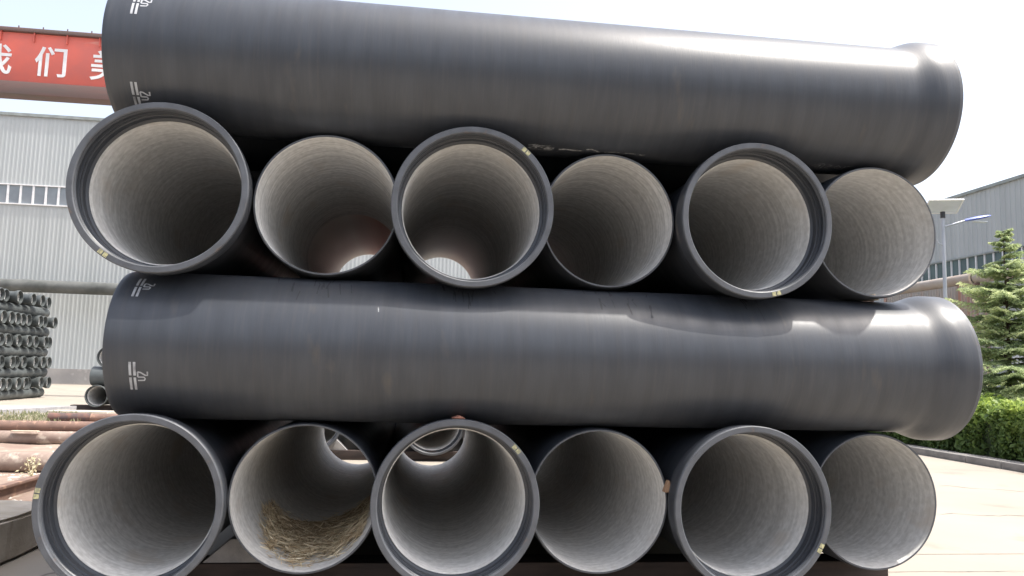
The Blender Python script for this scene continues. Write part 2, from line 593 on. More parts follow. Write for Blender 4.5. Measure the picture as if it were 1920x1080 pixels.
prof = [(0.03, RS)] + scurve(0.12, 0.36, RS, RO) + [(L - 0.035, RO), (L - 0.006, 0.520), (L, 0.517), (L, RI), (0.2, RI), (0.19, 0.531), (0.14, 0.533),
        (0.135, 0.547), (0.125, 0.547), (0.12, 0.536), (0.095, 0.534), (0.088, 0.562), (0.056, 0.562), (0.05, 0.533), (0.036, 0.533), (0.03, 0.538)]
ME = {}
ME['barrel'] = lathe_mesh('barrel', prof, 128)
ME['barrel'].materials.append(M['bitumen'])
ME['rim'] = lathe_mesh('socket_rim', [(0.03, RS), (0.008, RS), (0.0, 0.579), (0.0, 0.545), (0.006, 0.538), (0.03, 0.538)], 128)
ME['rim'].materials.append(M['rim'])
ME['end'] = lathe_mesh('end_ring', [(L + 0.001, RB + 0.0005), (L + 0.001, 0.5165), (L + 0.004, 0.515), (L + 0.004, RB + 0.002)], 128)
ME['end'].materials.append(M['rim'])
ys = [0.2] + [0.6 * i for i in range(1, 11)] + [L]
lp = [(0.195, RI), (0.195, RB + 0.003)] + [(y, RB) for y in ys] + [(L, RI - 0.0004)]
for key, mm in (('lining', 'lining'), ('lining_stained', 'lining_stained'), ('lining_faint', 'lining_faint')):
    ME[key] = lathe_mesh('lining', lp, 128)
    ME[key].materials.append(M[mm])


def place(name, me, parent, m=None):
    o = bpy.data.objects.new(name, me)
    col.objects.link(o)
    o.parent = parent
    return o


def big_pipe(loc, rot, label, group, lin='lining', spin=0.0):
    """the socket mouth is at the thing's own origin, the barrel runs along its local +Y"""
    r = empty('large_pipe', loc, rot)
    tag(r, label, 'pipe', group)
    for nm, key in (('barrel', 'barrel'), ('socket_rim', 'rim'), ('lining', lin), ('end_ring', 'end')):
        o = place(nm, ME[key], r)
        o.rotation_euler = (0, spin, 0)
    return r


def patch_on_rim(parent, ang, w=3.0, r0=0.547, r1=0.578):
    """two dabs of pale yellow paint across the rim"""
    for k, a0 in enumerate((ang - w * 1.15, ang + w * 0.15)):
        v = []
        for j, y in ((0, -0.0006), (1, -0.0022)):
            for i in range(5):
                a = R(a0 + w * i / 4)
                for rr in (r0, r1):
                    v.append((rr * math.cos(a), y, rr * math.sin(a)))
        f = []
        for i in range(4):
            f.append((10 + 2 * i, 10 + 2 * i + 1, 10 + 2 * i + 3, 10 + 2 * i + 2))
            f.append((2 * i, 2 * i + 1, 10 + 2 * i + 1, 10 + 2 * i))
            f.append((2 * i + 1, 2 * i + 3, 12 + 2 * i + 1, 10 + 2 * i + 1))
            f.append((2 * i + 2, 2 * i, 10 + 2 * i, 12 + 2 * i))
        f.append((9, 8, 18, 19))
        f.append((0, 1, 11, 10))
        me = mesh('paint_mark', v, f)
        fixn(me)
        link('paint_mark', me, M['yellow'], parent)


Z1 = 0.774
Z2 = Z1 + 2 * 1.048
row1 = [(-0.085, -0.041), (0.975, 0.287), (2.029, 0.041), (3.089, 0.248), (4.138, -0.073), (5.295, 0.305)]
row2 = [(-0.048, -0.055), (1.028, 0.251), (2.079, 0.020), (3.138, 0.280), (4.194, -0.043), (5.262, 0.176)]
lab1 = ['black pipe with grooved socket end, leftmost pipe of the bottom row',
        'black pipe with thin rim and straw lying inside its pale bore',
        'black pipe with grooved socket end directly right of the pipe holding straw',
        'thin-rimmed black pipe in the bottom row left of the orange wood wedge',
        'socketed black pipe in the bottom row right of the orange wood wedge',
        'thin-rimmed black pipe at the right end of the bottom row']
lab2 = ['black pipe with grooved socket end, leftmost of the upper end-on row',
        'thin-rimmed black pipe of the upper row with reddish stain deep in its bore',
        'socketed black pipe with yellow dabs at upper right, middle of upper row',
        'thin-rimmed black pipe below the chalk scrawl with ringed tan bore',
        'socketed black pipe with yellow dabs at the bottom of its rim',
        'thin-rimmed black pipe at the right end of the upper row beside the lamp']
G1 = 'pipes of the bottom row with ends facing the camera'
G2 = 'pipes of the upper row with ends facing the camera'
pipes = {}
for row, zz, labs, grp in ((row1, Z1, lab1, G1), (row2, Z2, lab2, G2)):
    for i, (x, y) in enumerate(row):
        lin = 'lining'
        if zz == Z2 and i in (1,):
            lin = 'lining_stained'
        if zz == Z2 and i in (2, 3):
            lin = 'lining_faint'
        if i % 2 == 0:
            p = big_pipe((x, y, zz), (0, 0, 0), labs[i], grp, lin, spin=R(37 * i))
            if lin != 'lining':
                for c in p.children:
                    if c.name.startswith('lining'):
                        c.rotation_euler = (0, 0, 0)
        else:
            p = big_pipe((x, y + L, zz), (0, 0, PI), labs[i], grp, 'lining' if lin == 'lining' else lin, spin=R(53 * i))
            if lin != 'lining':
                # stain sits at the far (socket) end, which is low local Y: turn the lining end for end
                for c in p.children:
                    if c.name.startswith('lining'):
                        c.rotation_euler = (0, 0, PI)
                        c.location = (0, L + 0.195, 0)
        pipes[(zz == Z2, i)] = p
for key, ang in (((True, 0), -124), ((True, 2), 48.8), ((True, 4), -76), ((False, 0), 172.4), ((False, 2), 43.2), ((False, 4), -28.4)):
    patch_on_rim(pipes[key], ang)

# crosswise pipes (socket to the right for the first, alternating behind)
crosses = []
for layer, (zz, x0, y0) in enumerate(((Z1 + 1.048, -0.32, 0.479), (Z1 + 3 * 1.048, -0.461, 0.405))):
    for i in range(6):
        y = y0 + 1.062 * i
        if i == 0:
            lab = ('white-stencilled black pipe lying crosswise between the two end-on rows' if layer == 0 else
                   'white-stencilled black pipe lying crosswise on top of the whole stack')
        else:
            lab = ('black pipe lying crosswise hidden behind the front one of the lower crosswise layer' if layer == 0 else
                   'black pipe lying crosswise hidden behind the front one of the topmost layer')
        grp = None if i == 0 else ('hidden crosswise pipes of the lower layer' if layer == 0 else 'hidden crosswise pipes of the topmost layer')
        if i % 2 == 0:
            p = big_pipe((x0 + L, y, zz), (0, 0, R(90)), lab, grp, spin=R(71 * i + 20 * layer))
        else:
            p = big_pipe((-0.60, y, zz), (0, 0, R(-90)), lab, grp, spin=R(71 * i))
        crosses.append(p)


def strokes(parent, xend, polys, x, th, w, m, name='painted_mark', rad=RO, step=0.012, jit=0.0):
    """ribbons lying on a crosswise pipe; polys are lists of (dx along the pipe, ds round it upwards) in metres"""
    b = MB()
    for pl in polys:
        ww = w
        if isinstance(pl, tuple):
            pl, ww = pl
        pts = []
        for (ax, as_), (bx_, bs) in zip(pl[:-1], pl[1:]):
            n = max(1, int(math.hypot(bx_ - ax, bs - as_) / step))
            pts += [(ax + (bx_ - ax) * i / n, as_ + (bs - as_) * i / n) for i in range(n)]
        pts.append(pl[-1])
        vs = []
        for i, (px, ps) in enumerate(pts):
            q, o = pts[min(i + 1, len(pts) - 1)], pts[max(i - 1, 0)]
            d = Vector((q[0] - o[0], q[1] - o[1])).normalized()
            nx, ns = -d.y, d.x
            hw = ww / 2 * (1 + random.uniform(-jit, jit))
            for sgn in (-1, 1):
                X = x + px + nx * hw * sgn
                a = R(th) + (ps + ns * hw * sgn) / rad
                for rr in (rad + 0.0012,):
                    vs.append((-rr * math.cos(a), xend - X, rr * math.sin(a)))
        b.add(vs, [(2 * i, 2 * i + 1, 2 * i + 3, 2 * i + 2) for i in range(len(pts) - 1)])
    me = mesh(name, b.v, b.f)
    return link(name, me, m, parent)


def stencil(parent, xend, x, th, sc_=0.88):
    def q(pl):
        return [(a * sc_, c * sc_) for a, c in pl]
    strokes(parent, xend, [(q([(0, .115), (0, .008)]), .016), (q([(0, -.008), (0, -.115)]), .016)], x, th, .019, M['stencil'], 'stencil_bar')
    strokes(parent, xend, [(q([(.032, .115), (.032, .008)]), .016), (q([(.032, -.008), (.032, -.115)]), .016)], x, th, .019, M['stencil'], 'stencil_bar')
    strokes(parent, xend, [q([(.054, .038), (.054, -.004)]), q([(.054, .038), (.075, .034), (.108, .012), (.124, .012), (.124, .042)]),
                           q([(.054, -.004), (.098, -.004), (.106, -.016), (.098, -.030), (.052, -.032)])], x, th, .010, M['stencil'], 'stencil_sign')


mid, top = crosses[0], crosses[6]
xm, xt = -0.32 + L, -0.461 + L
stencil(mid, xm, -0.150, -25.0)
stencil(mid, xm, -0.195, 47.5)
stencil(top, xt, -0.290, 24.0)
stencil(top, xt, -0.290, -49.0)
stencil(top, xt, -0.290, 100.0)
M['smudge'] = mat('black_scuffed_coating', (0.012, 0.013, 0.016), (0.03, 0.032, 0.038), 30, rough=0.5, rough2=0.7)
for xq in (0.9, 1.12, 2.02, 2.16, 3.1, 3.3, 4.24):
    for q in range(7):
        xx = xq + random.gauss(0, .07)
        a0 = random.uniform(48, 82)
        strokes(mid, xm, [[(0, 0), (random.uniform(-.02, .02), -random.uniform(.03, .16))]], xx, a0, random.uniform(.004, .014), M['smudge'], 'scuff_mark', step=.03, jit=.6)
# chalk scrawl under the top pipe
strokes(top, xt, [[(0, .02), (.05, .035), (.10, .02), (.03, .0), (.0, -.02), (.07, -.015), (.03, .03), (.12, -.01)],
                  [(.10, .02), (.17, .028), (.13, .0), (.2, .004), (.12, -.02), (.18, -.022), (.2, -.008)],
                  [(.02, -.035), (.08, -.035), (.15, -.038), (.19, -.03)]], 2.50, -76.0, .010, M['chalk'], 'chalk_writing', jit=.5)
strokes(top, xt, [([(.24, -.02), (.30, -.012), (.38, -.022), (.42, -.02)], .016)], 2.50, -75.5, .016, M['chalk'], 'chalk_writing', jit=.4)
strokes(top, xt, [([(.45, .0), (.49, .012), (.54, -.01), (.56, -.03)], .014), ([(.60, -.02), (.68, -.008), (.72, -.012)], .007),
                  ([(.76, -.012), (.85, -.018)], .008), ([(.88, -.02), (.9, -.03), (.925, -.018)], .012)], 2.50, -75.5, .012, M['chalk'], 'chalk_writing', jit=.5)
strokes(top, xt, [[(0, .0), (.05, .03), (.09, .04)], [(.03, -.02), (.07, .02), (.06, -.04)], [(.10, .03), (.09, -.04)],
                  [(.13, .03), (.17, .02), (.12, -.02), (.16, -.035)], [(.19, .0), (.22, .025), (.25, .0), (.22, -.03), (.19, .0)],
                  [(.27, -.03), (.28, .02), (.34, .028)]], 4.80, -77.5, .006, M['chalk'], 'chalk_writing', jit=.5)
strokes(mid, xm, [([(0, .02), (.004, -.025)], .008)], 1.44, 33, .008, M['chalk'], 'chalk_writing')

# ------------------------------------------------------------------ bearers, chocks and wedges
for yy, lab in ((0.62, 'dark brown bearer carrying the front ends of the bottom row of pipes'), (5.35, 'dark brown bearer carrying the rear ends of the bottom row')):
    o = MB().box(-3.15, 3.15, -0.14, 0.14, 0, 0.249).build('timber_bearer', M['rust_beam'], bevel=0.012)
    o.location = (2.45, yy + 0.14, 0)
    tag(o, lab, 'beam', 'bearers under the big pipe stack')


def wedge(name, loc, size, m, label, cat, rotz=0, flip=False):
    w, d, h = size
    b = MB().add([(-w / 2, -d / 2, 0), (w / 2, -d / 2, 0), (w / 2, d / 2, 0), (-w / 2, d / 2, 0), (-w * .04, -d / 2, h), (w * .08, -d / 2, h), (w * .08, d / 2, h), (-w * .04, d / 2, h)],
                 [(3, 2, 1, 0), (4, 5, 6, 7), (0, 1, 5, 4), (1, 2, 6, 5), (2, 3, 7, 6), (3, 0, 4, 7)])
    o = b.build(name, m, bevel=0.008)
    o.location = loc
    o.rotation_euler = (0, 0, rotz)
    return tag(o, label, cat)


wedge('concrete_chock', (0.44, 0.76, 0.25), (0.42, 0.24, 0.17), M['chock'], 'grey chock wedged below the leftmost bottom pipe and the straw pipe', 'chock')
wedge('wood_wedge', (3.592, 0.20, 0.850), (0.070, 0.07, 0.085), M['wood'], 'small orange wood wedge stuck between two pipes of the bottom row', 'wood wedge')
wedge('wood_wedge', (2.03, 0.16, 1.362), (0.10, 0.2, 0.018), M['redwood'], 'flat reddish wood chip resting on the rim of the middle bottom pipe', 'wood chip')
tag(wedge('stone_chip', (5.35, 0.40, 2.35), (0.09, 0.12, 0.05), M['plank'], 'crumbly cream stone chip on the crosswise pipe under the rightmost upper pipe', 'stone'), group=None)

# ------------------------------------------------------------------ straw in the second bottom pipe
cx, cz = 0.975, Z1
th_pts = np.array([-148, -138, -120, -92, -75, -55, -38.0])
y_pts = np.array([1.22, .92, .68, .60, .70, .66, .72])


def straw_y(th):
    return np.interp(th, th_pts, y_pts)


k = 4600
th = rng.uniform(-150, -36, k)
edge = .10 * np.sin(th * .21) + .07 * np.sin(th * .53 + 1)
depth = np.abs(rng.normal(0, 1, k)) * np.where(th < -100, .5, .7)
y = straw_y(th) + edge + depth * 1.1 + rng.normal(0, .03, k)
stray = rng.uniform(0, 1, k) < .10
y = np.where(stray, straw_y(th) - rng.uniform(-.4, .22, k), y)
far = 1.4 + 1.3 * (th + 148) / 110
y = np.minimum(y, far + rng.normal(0, .15, k))
hgt = np.abs(rng.normal(0, .012, k)) + .004
for tc_, yc_, tw_, yw_, ph_ in ((-143, 1.0, 7, .16, .10), (-112, .85, 12, .2, .035), (-88, .72, 9, .12, .05), (-70, 1.2, 12, .3, .03), (-52, .95, 8, .2, .04)):
    hgt = hgt + rng.uniform(0, 1, k) * ph_ * np.exp(-((th - tc_) / tw_) ** 2 - ((y - yc_) / yw_) ** 2)
hgt = np.where(stray, .004, hgt)
rr = RB - np.clip(hgt, .003, .2)
C = np.stack([cx + rr * np.cos(np.radians(th)), y, cz + rr * np.sin(np.radians(th))], 1)
tang = np.stack([-np.sin(np.radians(th)), np.zeros(k), np.cos(np.radians(th))], 1)
ax = np.tile(np.array([[0, 1.0, 0]]), (k, 1))
inw = -np.stack([np.cos(np.radians(th)), np.zeros(k), np.sin(np.radians(th))], 1)
al = rng.uniform(0, PI, k)
D_ = tang * np.cos(al)[:, None] + ax * np.sin(al)[:, None] + inw * rng.normal(.04, .13, k)[:, None]
D_ /= np.linalg.norm(D_, axis=1)[:, None]
ln = rng.gamma(3, .015, k) + .012
side = np.cross(D_, inw + rng.normal(0, .5, (k, 3)))
side /= np.linalg.norm(side, axis=1)[:, None]
wd = rng.uniform(.002, .0058, k)
# four-vertex stalks bent at neither end; thin rhombs read as straw at this size
so_ = leaves('straw', C, D_ * ln[:, None], side * wd[:, None], np.clip(rng.normal(.5, .33, k), 0, 1), M['straw'])
tag(so_, 'dry straw heap lying in the second pipe of the bottom row', 'straw', kind='stuff')
mv, mf = [], []
nt, ny = 40, 14
for i in range(nt + 1):
    t = -146 + 108 * i / nt
    for j in range(ny + 1):
        y0_, y1_ = float(straw_y(t)) + .10 + .10 * math.sin(t * .21) + .07 * math.sin(t * .53 + 1), 1.5 + 1.4 * (t + 148) / 110
        yy = y0_ + (y1_ - y0_) * j / ny
        e = min(i / 4, (nt - i) / 4, j / 2, (ny - j) / 3, 1)
        hh = (.004 + .012 * random.random()) * e - (.004 if e == 0 else 0)
        rr_ = RB - hh
        mv.append((cx + rr_ * math.cos(R(t)), yy, cz + rr_ * math.sin(R(t))))
for i in range(nt):
    for j in range(ny):
        a = i * (ny + 1) + j
        mf.append((a, a + 1, a + ny + 2, a + ny + 1))
M['straw_mat'] = mat('packed_straw', (0.34, 0.25, 0.15), (0.48, 0.36, 0.21), 40, rough=1, bump=.8, bscale=80)
o = link('straw_bed', mesh('straw_bed', mv, mf), M['straw_mat'])
o.parent = so_

# ------------------------------------------------------------------ the row of pipes behind, seen through the open bores
BY = 9.15
o = MB().box(-1.0, 6.2, BY - .02, BY + .28, 0, 0.17).build('timber_bearer', M['rust_beam'], bevel=0.012)
tag(o, 'low dark bearer under the pipes standing behind the stack', 'beam')
back = [(-0.07, 'socket'), (1.03, 'spigot'), (2.14, 'socket'), (3.25, 'spigot'), (4.32, 'socket')]
for i, (x, kd) in enumerate(back):
    lb = 'black pipe behind the stack glimpsed through the middle bottom bore' if i == 2 else 'black pipe in the rear row hidden behind the big stack'
    if kd == 'socket':
        big_pipe((x, BY - .15, .17 + .524), (0, 0, 0), lb, 'pipes of the rear row')
    else:
        big_pipe((x, BY + .1 + L, .17 + .524), (0, 0, PI), lb, 'pipes of the rear row')
tag(wedge('concrete_chock', (0.36, BY + .13, 0.17), (0.5, 0.24, 0.20), M['chock'], 'grey chock on the rear bearer seen through the straw pipe', 'chock'), group=None)

# ------------------------------------------------------------------ left yard: small pipes
def small_pipe_meshes(ro, rs, Ls, n=28):
    b = lathe_mesh('barrel', [(0.0, rs * .985), (.01, rs)] + [(.10, rs), (.20, ro), (Ls, ro), (Ls, ro - .012), (.16, ro - .012), (.14, ro + .012), (0, ro + .012)], n)
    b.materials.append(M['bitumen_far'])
    l = lathe_mesh('lining', [(.13, ro - .006), (.14, ro - .02), (Ls + .001, ro - .02), (Ls + .001, ro - .010), (.15, ro - .010)], n)
    l.materials.append(M['lining'])
    return b, l


def small_pipe(meshes, loc, rot, label, group, tilt=0):
    r = empty('small_pipe', loc, rot)
    tag(r, label, 'pipe', group)
    place('barrel', meshes[0], r)
    place('lining', meshes[1], r)
    return r


SP = small_pipe_meshes(.205, .245, 5.8)
FX, FY = -13.45, 29.75
pit = .418
ordw = ['first', 'second', 'third', 'fourth', 'fifth', 'sixth', 'seventh', 'eighth', 'ninth', 'tenth']
words = ['bottommost', 'second', 'third', 'fourth', 'topmost']
for lev in range(5):
    z = pit * (2 * lev + .5)
    # pipes lying along Y (cross layer), sockets alternating
    for j in range(2):
        flip = (lev + j) % 2
        small_pipe(SP, (FX - .32 - .5 * j - (.06 if lev > 2 else 0), FY + (.16 if flip else .12 - 5.8) + (0.0), z), (0, 0, PI if flip else 0),
                   f'{"front" if j == 0 else "second"} dark pipe lying lengthwise in the {words[lev]} lengthwise layer of the far left pile', 'lengthwise pipes of the far left pile')
    z2 = z + pit
    cnt = 10
    ylist = [FY - .12 - .60 * q for q in range(cnt)]
    if lev == 4:
        ylist = [FY - .25, FY - 1.42, FY - 2.05, FY - 2.62, FY - 3.2, FY - 3.7, FY - 4.3]
    for q, y in enumerate(ylist):
        small_pipe(SP, (FX + .02 + random.uniform(-.16, .16), y + random.uniform(-.03, .03), z2 + random.uniform(-.004, .01)), (0, 0, R(90) + random.uniform(-.01, .01)),
                   f'{ordw[q]} socket end from the right in the {words[lev]} end-on layer of the far left pile', f'socket ends of the {words[lev]} end-on layer')
# small stack peeping out left of the big stack
MP = small_pipe_meshes(.318, .355, 5.6, 40)
z0 = .16
b = MB().box(-9.3, -4.6, 21.9, 22.2, 0, z0)
tag(b.build('timber_bearer', M['rust_beam'], bevel=.01), 'low dark bearer under the small pipes left of the stack', 'beam')
sx = -8.40
SG = 'medium pipes peeping out left of the big stack'
small_pipe(MP, (sx, 21.55, z0 + .318), (0, 0, 0), 'medium black pipe with white bore, bottom left of the small stack', SG)
small_pipe(MP, (sx + .70, 21.7, z0 + .318), (0, 0, 0), 'medium pipe whose white bore is half hidden by the crosswise pipe end', SG)
small_pipe(MP, (sx + 1.40, 21.7, z0 + .318), (0, 0, 0), 'medium pipe of the small stack hidden behind the big stack', SG)
small_pipe(MP, (sx - .30 + 5.6, 22.0, z0 + .318 * 3), (0, 0, R(90)), 'medium dark pipe lying crosswise on top of the white-bored pipe', SG)
small_pipe(MP, (sx + .20, 21.75, z0 + .318 * 5), (0, 0, 0), 'topmost medium pipe of the small stack, only its left edge showing', SG)
tag(MB().box(-8.75, -7.1, 19.0, 19.7, 0, .14).build('concrete_block', M['block'], bevel=.02), 'low tan concrete block in front of the small pipe stack', 'block')

# rusty pipes on the dirt
def rusty(x0, x1, y0, y1, z, r, m, label):
    o = empty('rusty_pipe', ((x0 + x1) / 2, (y0 + y1) / 2, z))
    tag(o, label, 'pipe', 'rusty pipes lying on the dirt')
    dx, dy = (x1 - x0) / 2, (y1 - y0) / 2
    d = Vector((dx, dy, 0))
    ln_ = d.length
    v, f = lathe([(-ln_, r), (ln_, r), (ln_, r * .88), (-ln_, r * .88)], 28)
    me = mesh('tube', v, f)
    fixn(me)
    t = link('tube', me, m, o, 40)
    t.rotation_euler = (0, 0, math.atan2(-dx, dy))
    return o


rusty(-13, -.9, 6.85, 6.98, .145 + .02, .145, M['rust_pale'], 'thick dusty weathered pipe nearest the camera on the brown dirt')
rusty(-14, -1.2, 10.55, 10.75, .13 + .03, .13, M['rust_pale'], 'greyish weathered pipe with a pale plank on it')
rusty(-15, -1.2, 13.0, 13.5, .13 + .03, .125, M['rust'], 'reddish rusty pipe just behind the plank')
rusty(-7.5, -1.6, 16.3, 17.0, .12 + .03, .11, M['rust'], 'short red-brown pipe with a dark scaled left end')
v, f = lathe([(-.5, .118), (.5, .118), (.5, .10), (-.5, .10)], 24)
me = mesh('dark_end', v, f)
fixn(me)
tip = link('dark_sleeve', me, M['rust_dark'], None, 40)
tp = [o for o in sc.objects if o.get('label', '').startswith('short red-brown')][0]
tip.parent = tp
tip.rotation_euler = (0, 0, math.atan2(-2.95, .35))
tip.location = (-2.5, -.297, 0)
o = MB().box(-.24, .24, -.05, .05, 0, .02).build('plank', M['plank'], bevel=.003)
o.location = (-5.5, 10.53, .288)
tag(o, 'short pale plank lying on the greyish weathered pipe', 'plank')

# I-beam rail and concrete block
b = MB()
pr_ = [(-.07, 0), (.07, 0), (.07, .018), (.010, .028), (.010, .165), (.055, .172), (.055, .205), (-.055, .205), (-.055, .172), (-.010, .165), (-.010, .028), (-.07, .018)]
nv = len(pr_)
vs = [(x, y, z) for y in (-1.9, 1.9) for x, z in pr_]
b.add(vs, [(i, (i + 1) % nv, nv + (i + 1) % nv, nv + i) for i in range(nv)] + [tuple(range(nv))[::-1], tuple(range(nv, 2 * nv))])
o = b.build('steel_rail', M['rust'], bevel=0.004)
o.location = (-2.93, 4.1, .02)
o.rotation_euler = (0, 0, R(-1.5))
tag(o, 'rusty brown steel rail pointing away behind the concrete block', 'rail')

bm = bmesh.new()
bmesh.ops.create_cube(bm, size=1)
bmesh.ops.scale(bm, vec=(1.7, 1.62, .38), verts=bm.verts)
bmesh.ops.bevel(bm, geom=list(bm.edges), offset=.03, segments=2, affect='EDGES')
bmesh.ops.subdivide_edges(bm, edges=list(bm.edges), cuts=4, use_grid_fill=True)
for v_ in bm.verts:
    v_.co += Vector((random.uniform(-1, 1), random.uniform(-1, 1), random.uniform(-1, 1))) * .007
    if v_.co.z > .1 and v_.co.y > -.1 and v_.co.x > .6:
        v_.co.z -= .02
me = bpy.data.meshes.new('concrete_block')
bm.to_mesh(me)
bm.free()
o = link('concrete_block', me, M['block'], smooth=40)
o.location = (-2.42, 1.68, .19)
o.rotation_euler = (0, 0, R(-1))
tag(o, 'large weathered concrete block on the ground left of the bottom row', 'block')

# pale weed by the rail
b = MB()
for i in range(9):
    a = random.uniform(0, 6.28)
    b.tube([(0, 0, 0), (.03 * math.cos(a), .03 * math.sin(a), .12), (.09 * math.cos(a), .09 * math.sin(a), random.uniform(.2, .3))], [.006, .005, .003], 5)
wd_ = empty('dry_weed', (-3.42, 6.2, .03))
tag(wd_, 'pale dry weed standing by the rusty rail', 'weed')
b.build('stem', M['dry_weed'], wd_)
k = 60
P = np.stack([rng.normal(0, .06, k), rng.normal(0, .06, k), rng.uniform(.06, .30, k)], 1)
A = rng.normal(0, 1, (k, 3))
A /= np.linalg.norm(A, axis=1)[:, None]
B = np.cross(A, rng.normal(0, 1, (k, 3)))
B /= np.linalg.norm(B, axis=1)[:, None]
me_o = leaves('leaf_tuft', P, A * .028, B * .012, rng.uniform(.5, 1, k), M['dry_weed'], wd_)
me_o['kind'] = 'stuff'

# ------------------------------------------------------------------ far left warehouse
WY = 48.0
wh = empty('warehouse', (-20, WY, 0))
tag(wh, 'long white corrugated warehouse with a narrow window band on the left', 'warehouse')


def corr(name, x0, x1, z0, z1, pitch, depth, m, parent, off=(0, 0, 0), axis='x'):
    """trapezoid sheet running along axis, ribs upright, in the parent's local frame"""
    prof_ = []
    x = x0
    while x < x1:
        for t, dd in ((0, 0), (.45, 0), (.55, -depth), (.90, -depth)):
            if x + t * pitch <= x1:
                prof_.append((x + t * pitch, dd))
        x += pitch
    v, f = [], []
    for px, dd in prof_:
        for z in (z0, z1):
            v.append((px, dd, z) if axis == 'x' else (dd, px, z))
    for i in range(len(prof_) - 1):
        f.append((2 * i, 2 * i + 2, 2 * i + 3, 2 * i + 1))
    me = mesh(name, v, f)
    o = link(name, me, m, parent)
    o.location = off
    return o


X0, X1 = -75, 44          # relative to -20
corr('sheet_wall', X0, X1, 12.85, 17.4, .26, .013, M['sheet_white'], wh)
corr('sheet_wall', X0, X1, .97, 11.5, .26, .013, M['sheet_white'], wh)
MB().box(X0, X1, -.10, 24, 0, .965).build('base_wall', M['base_wall'], wh)
MB().box(X0, X1, -.12, .03, 17.4, 17.6).build('roof_trim', M['trim_grey'], wh)
MB().add([(X0, 0, 17.6), (X1, 0, 17.6), (X1, 22, 19.4), (X0, 22, 19.4)], [(0, 1, 2, 3)]).build('roof', M['trim_grey'], wh)
MB().box(X0, X1, -.09, .05, 12.78, 12.85).build('window_trim', M['frame_white'], wh)
MB().box(X0, X1, -.09, .05, 11.5, 11.58).build('window_trim', M['frame_white'], wh)
MB().box(X0, X1, .12, .16, 11.5, 12.85).build('window_backing', M['trim_grey'], wh)
pane = mesh('pane', *(lambda q: (q.v, q.f))(MB().box(-.34, .34, 0, .02, 11.585, 12.775)))
pane.materials.append(M['glass'])
mul = mesh('window_post', *(lambda q: (q.v, q.f))(MB().box(-.06, .06, -.06, .04, 11.585, 12.775)))
mul.materials.append(M['frame_white'])
for i in range(26):
    x = -34 + 20 + .775 * i
    o = place('pane', pane, wh)
    o.location = (x + .3875, .02, 0)
    o = place('window_post', mul, wh)
    o.location = (x, 0, 0)
# duct along the front
du = empty('duct', (-20, WY - 1.3, 6.1))
tag(du, 'thick mottled grey pipeline running along the front of the white warehouse', 'pipeline')
v, f = lathe([(-60, .40), (45, .40), (45, .37), (-60, .37)], 32)
me = mesh('duct_tube', v, f)
fixn(me)
o = link('duct_tube', me, M['pipe_grey'], du, 40)
o.rotation_euler = (0, 0, R(-90))
for i in range(9):
    o = MB().box(-.08, .08, -.1, 1.28, -.55, -.405).build('bracket', M['trim_grey'], du)
    o.location = (-50 + 11.3 * i, 0, 0)

# ------------------------------------------------------------------ red gantry crane beam
CY = 30.0
cr = empty('gantry_crane', (-14, CY, 0))
tag(cr, 'washed-out red gantry crane beam with big white characters', 'gantry crane')
MB().box(-30, 15.2, -.35, .35, 13.55, 15.75).build('girder', M['crane_red'], cr, bevel=.02)
MB().box(-30, 15.2, -.42, .42, 12.98, 13.545).build('lower_flange', M['crane_dull'], cr, bevel=.02)
MB().box(-30, 15.2, -.5, .5, 15.755, 15.93).build('top_flange', M['crane_dull'], cr, bevel=.02)
for i in range(34):
    if i == 0:
        stf = mesh('stiffener', *(lambda q: (q.v, q.f))(MB().box(-.02, .02, -.47, -.352, 15.35, 15.75)))
        stf.materials.append(M['crane_red'])
    o = place('stiffener', stf, cr)
    o.location = (-29.5 + 1.35 * i, 0, 0)
b = MB()
for i in range(46):
    b.box(-29.8 + i * 1.0 - .02, -29.8 + i * 1.0 + .02, -.48, -.44, 15.93, 16.02)
b.build('rail_clips', M['crane_dull'], cr)
for x in (-29, 14.7):
    for s in (-1, 1):
        MB().tube([(x, .2 * s, 13.0), (x, 2.6 * s, .4)], [.28, .2], 12).build('leg', M['crane_red'], cr, 40)
for ch, x in (('我', -16.68), ('们', -14.39), ('美', -12.10), ('好', -9.8)):
    cu = bpy.data.curves.new('lettering', 'FONT')
    cu.body = ch
    cu.size = 1.42
    cu.align_x = 'CENTER'
    cu.offset = .016
    cu.extrude = .012
    cu.materials.append(M['letter_white'])
    to = bpy.data.objects.new('text', cu)
    me = bpy.data.meshes.new_from_object(to)
    bpy.data.objects.remove(to)
    me.name = 'lettering'
    o = bpy.data.objects.new('lettering', me)
    col.objects.link(o)
    o.parent = cr
    o.rotation_euler = (R(90), 0, 0)
    o.location = (x + 14, -.365, 13.98)

# ------------------------------------------------------------------ right warehouse
rw = empty('warehouse', (28, 26, 0))
tag(rw, 'grey corrugated warehouse with teal window band behind the conifers', 'warehouse')
Y0, Y1 = -22, 34
HT = 10.68
corr('sheet_wall', Y0, Y1, 7.72, HT, .30, .03, M['sheet_grey'], rw, axis='y')
corr('sheet_wall', 1.5, Y1, 0, 6.72, .30, .03, M['sheet_grey'], rw, axis='y')
corr('sheet_wall', Y0, -1.5, 0, 6.72, .30, .03, M['sheet_grey'], rw, axis='y')
corr('rusty_wall_bay', 1.1, 2.9, 0, 6.70, .20, .035, M['sheet_rust'], rw, off=(-.06, 0, 0), axis='y')
corr('wall_bay', 2.95, 8.6, 0, 6.70, .20, .035, M['sheet_beige'], rw, off=(-.06, 0, 0), axis='y')
MB().box(-.12, .05, 8.6, 8.8, 0, 6.7).build('wall_post', M['sheet_rust'], rw)
MB().box(-.02, .02, -1.5, 1.1, 0, 6.72).build('plain_wall_bay', M['sheet_grey'], rw)
MB().box(-.16, .03, .95, 1.1, 0, 6.7).build('wall_post', M['sheet_rust'], rw)
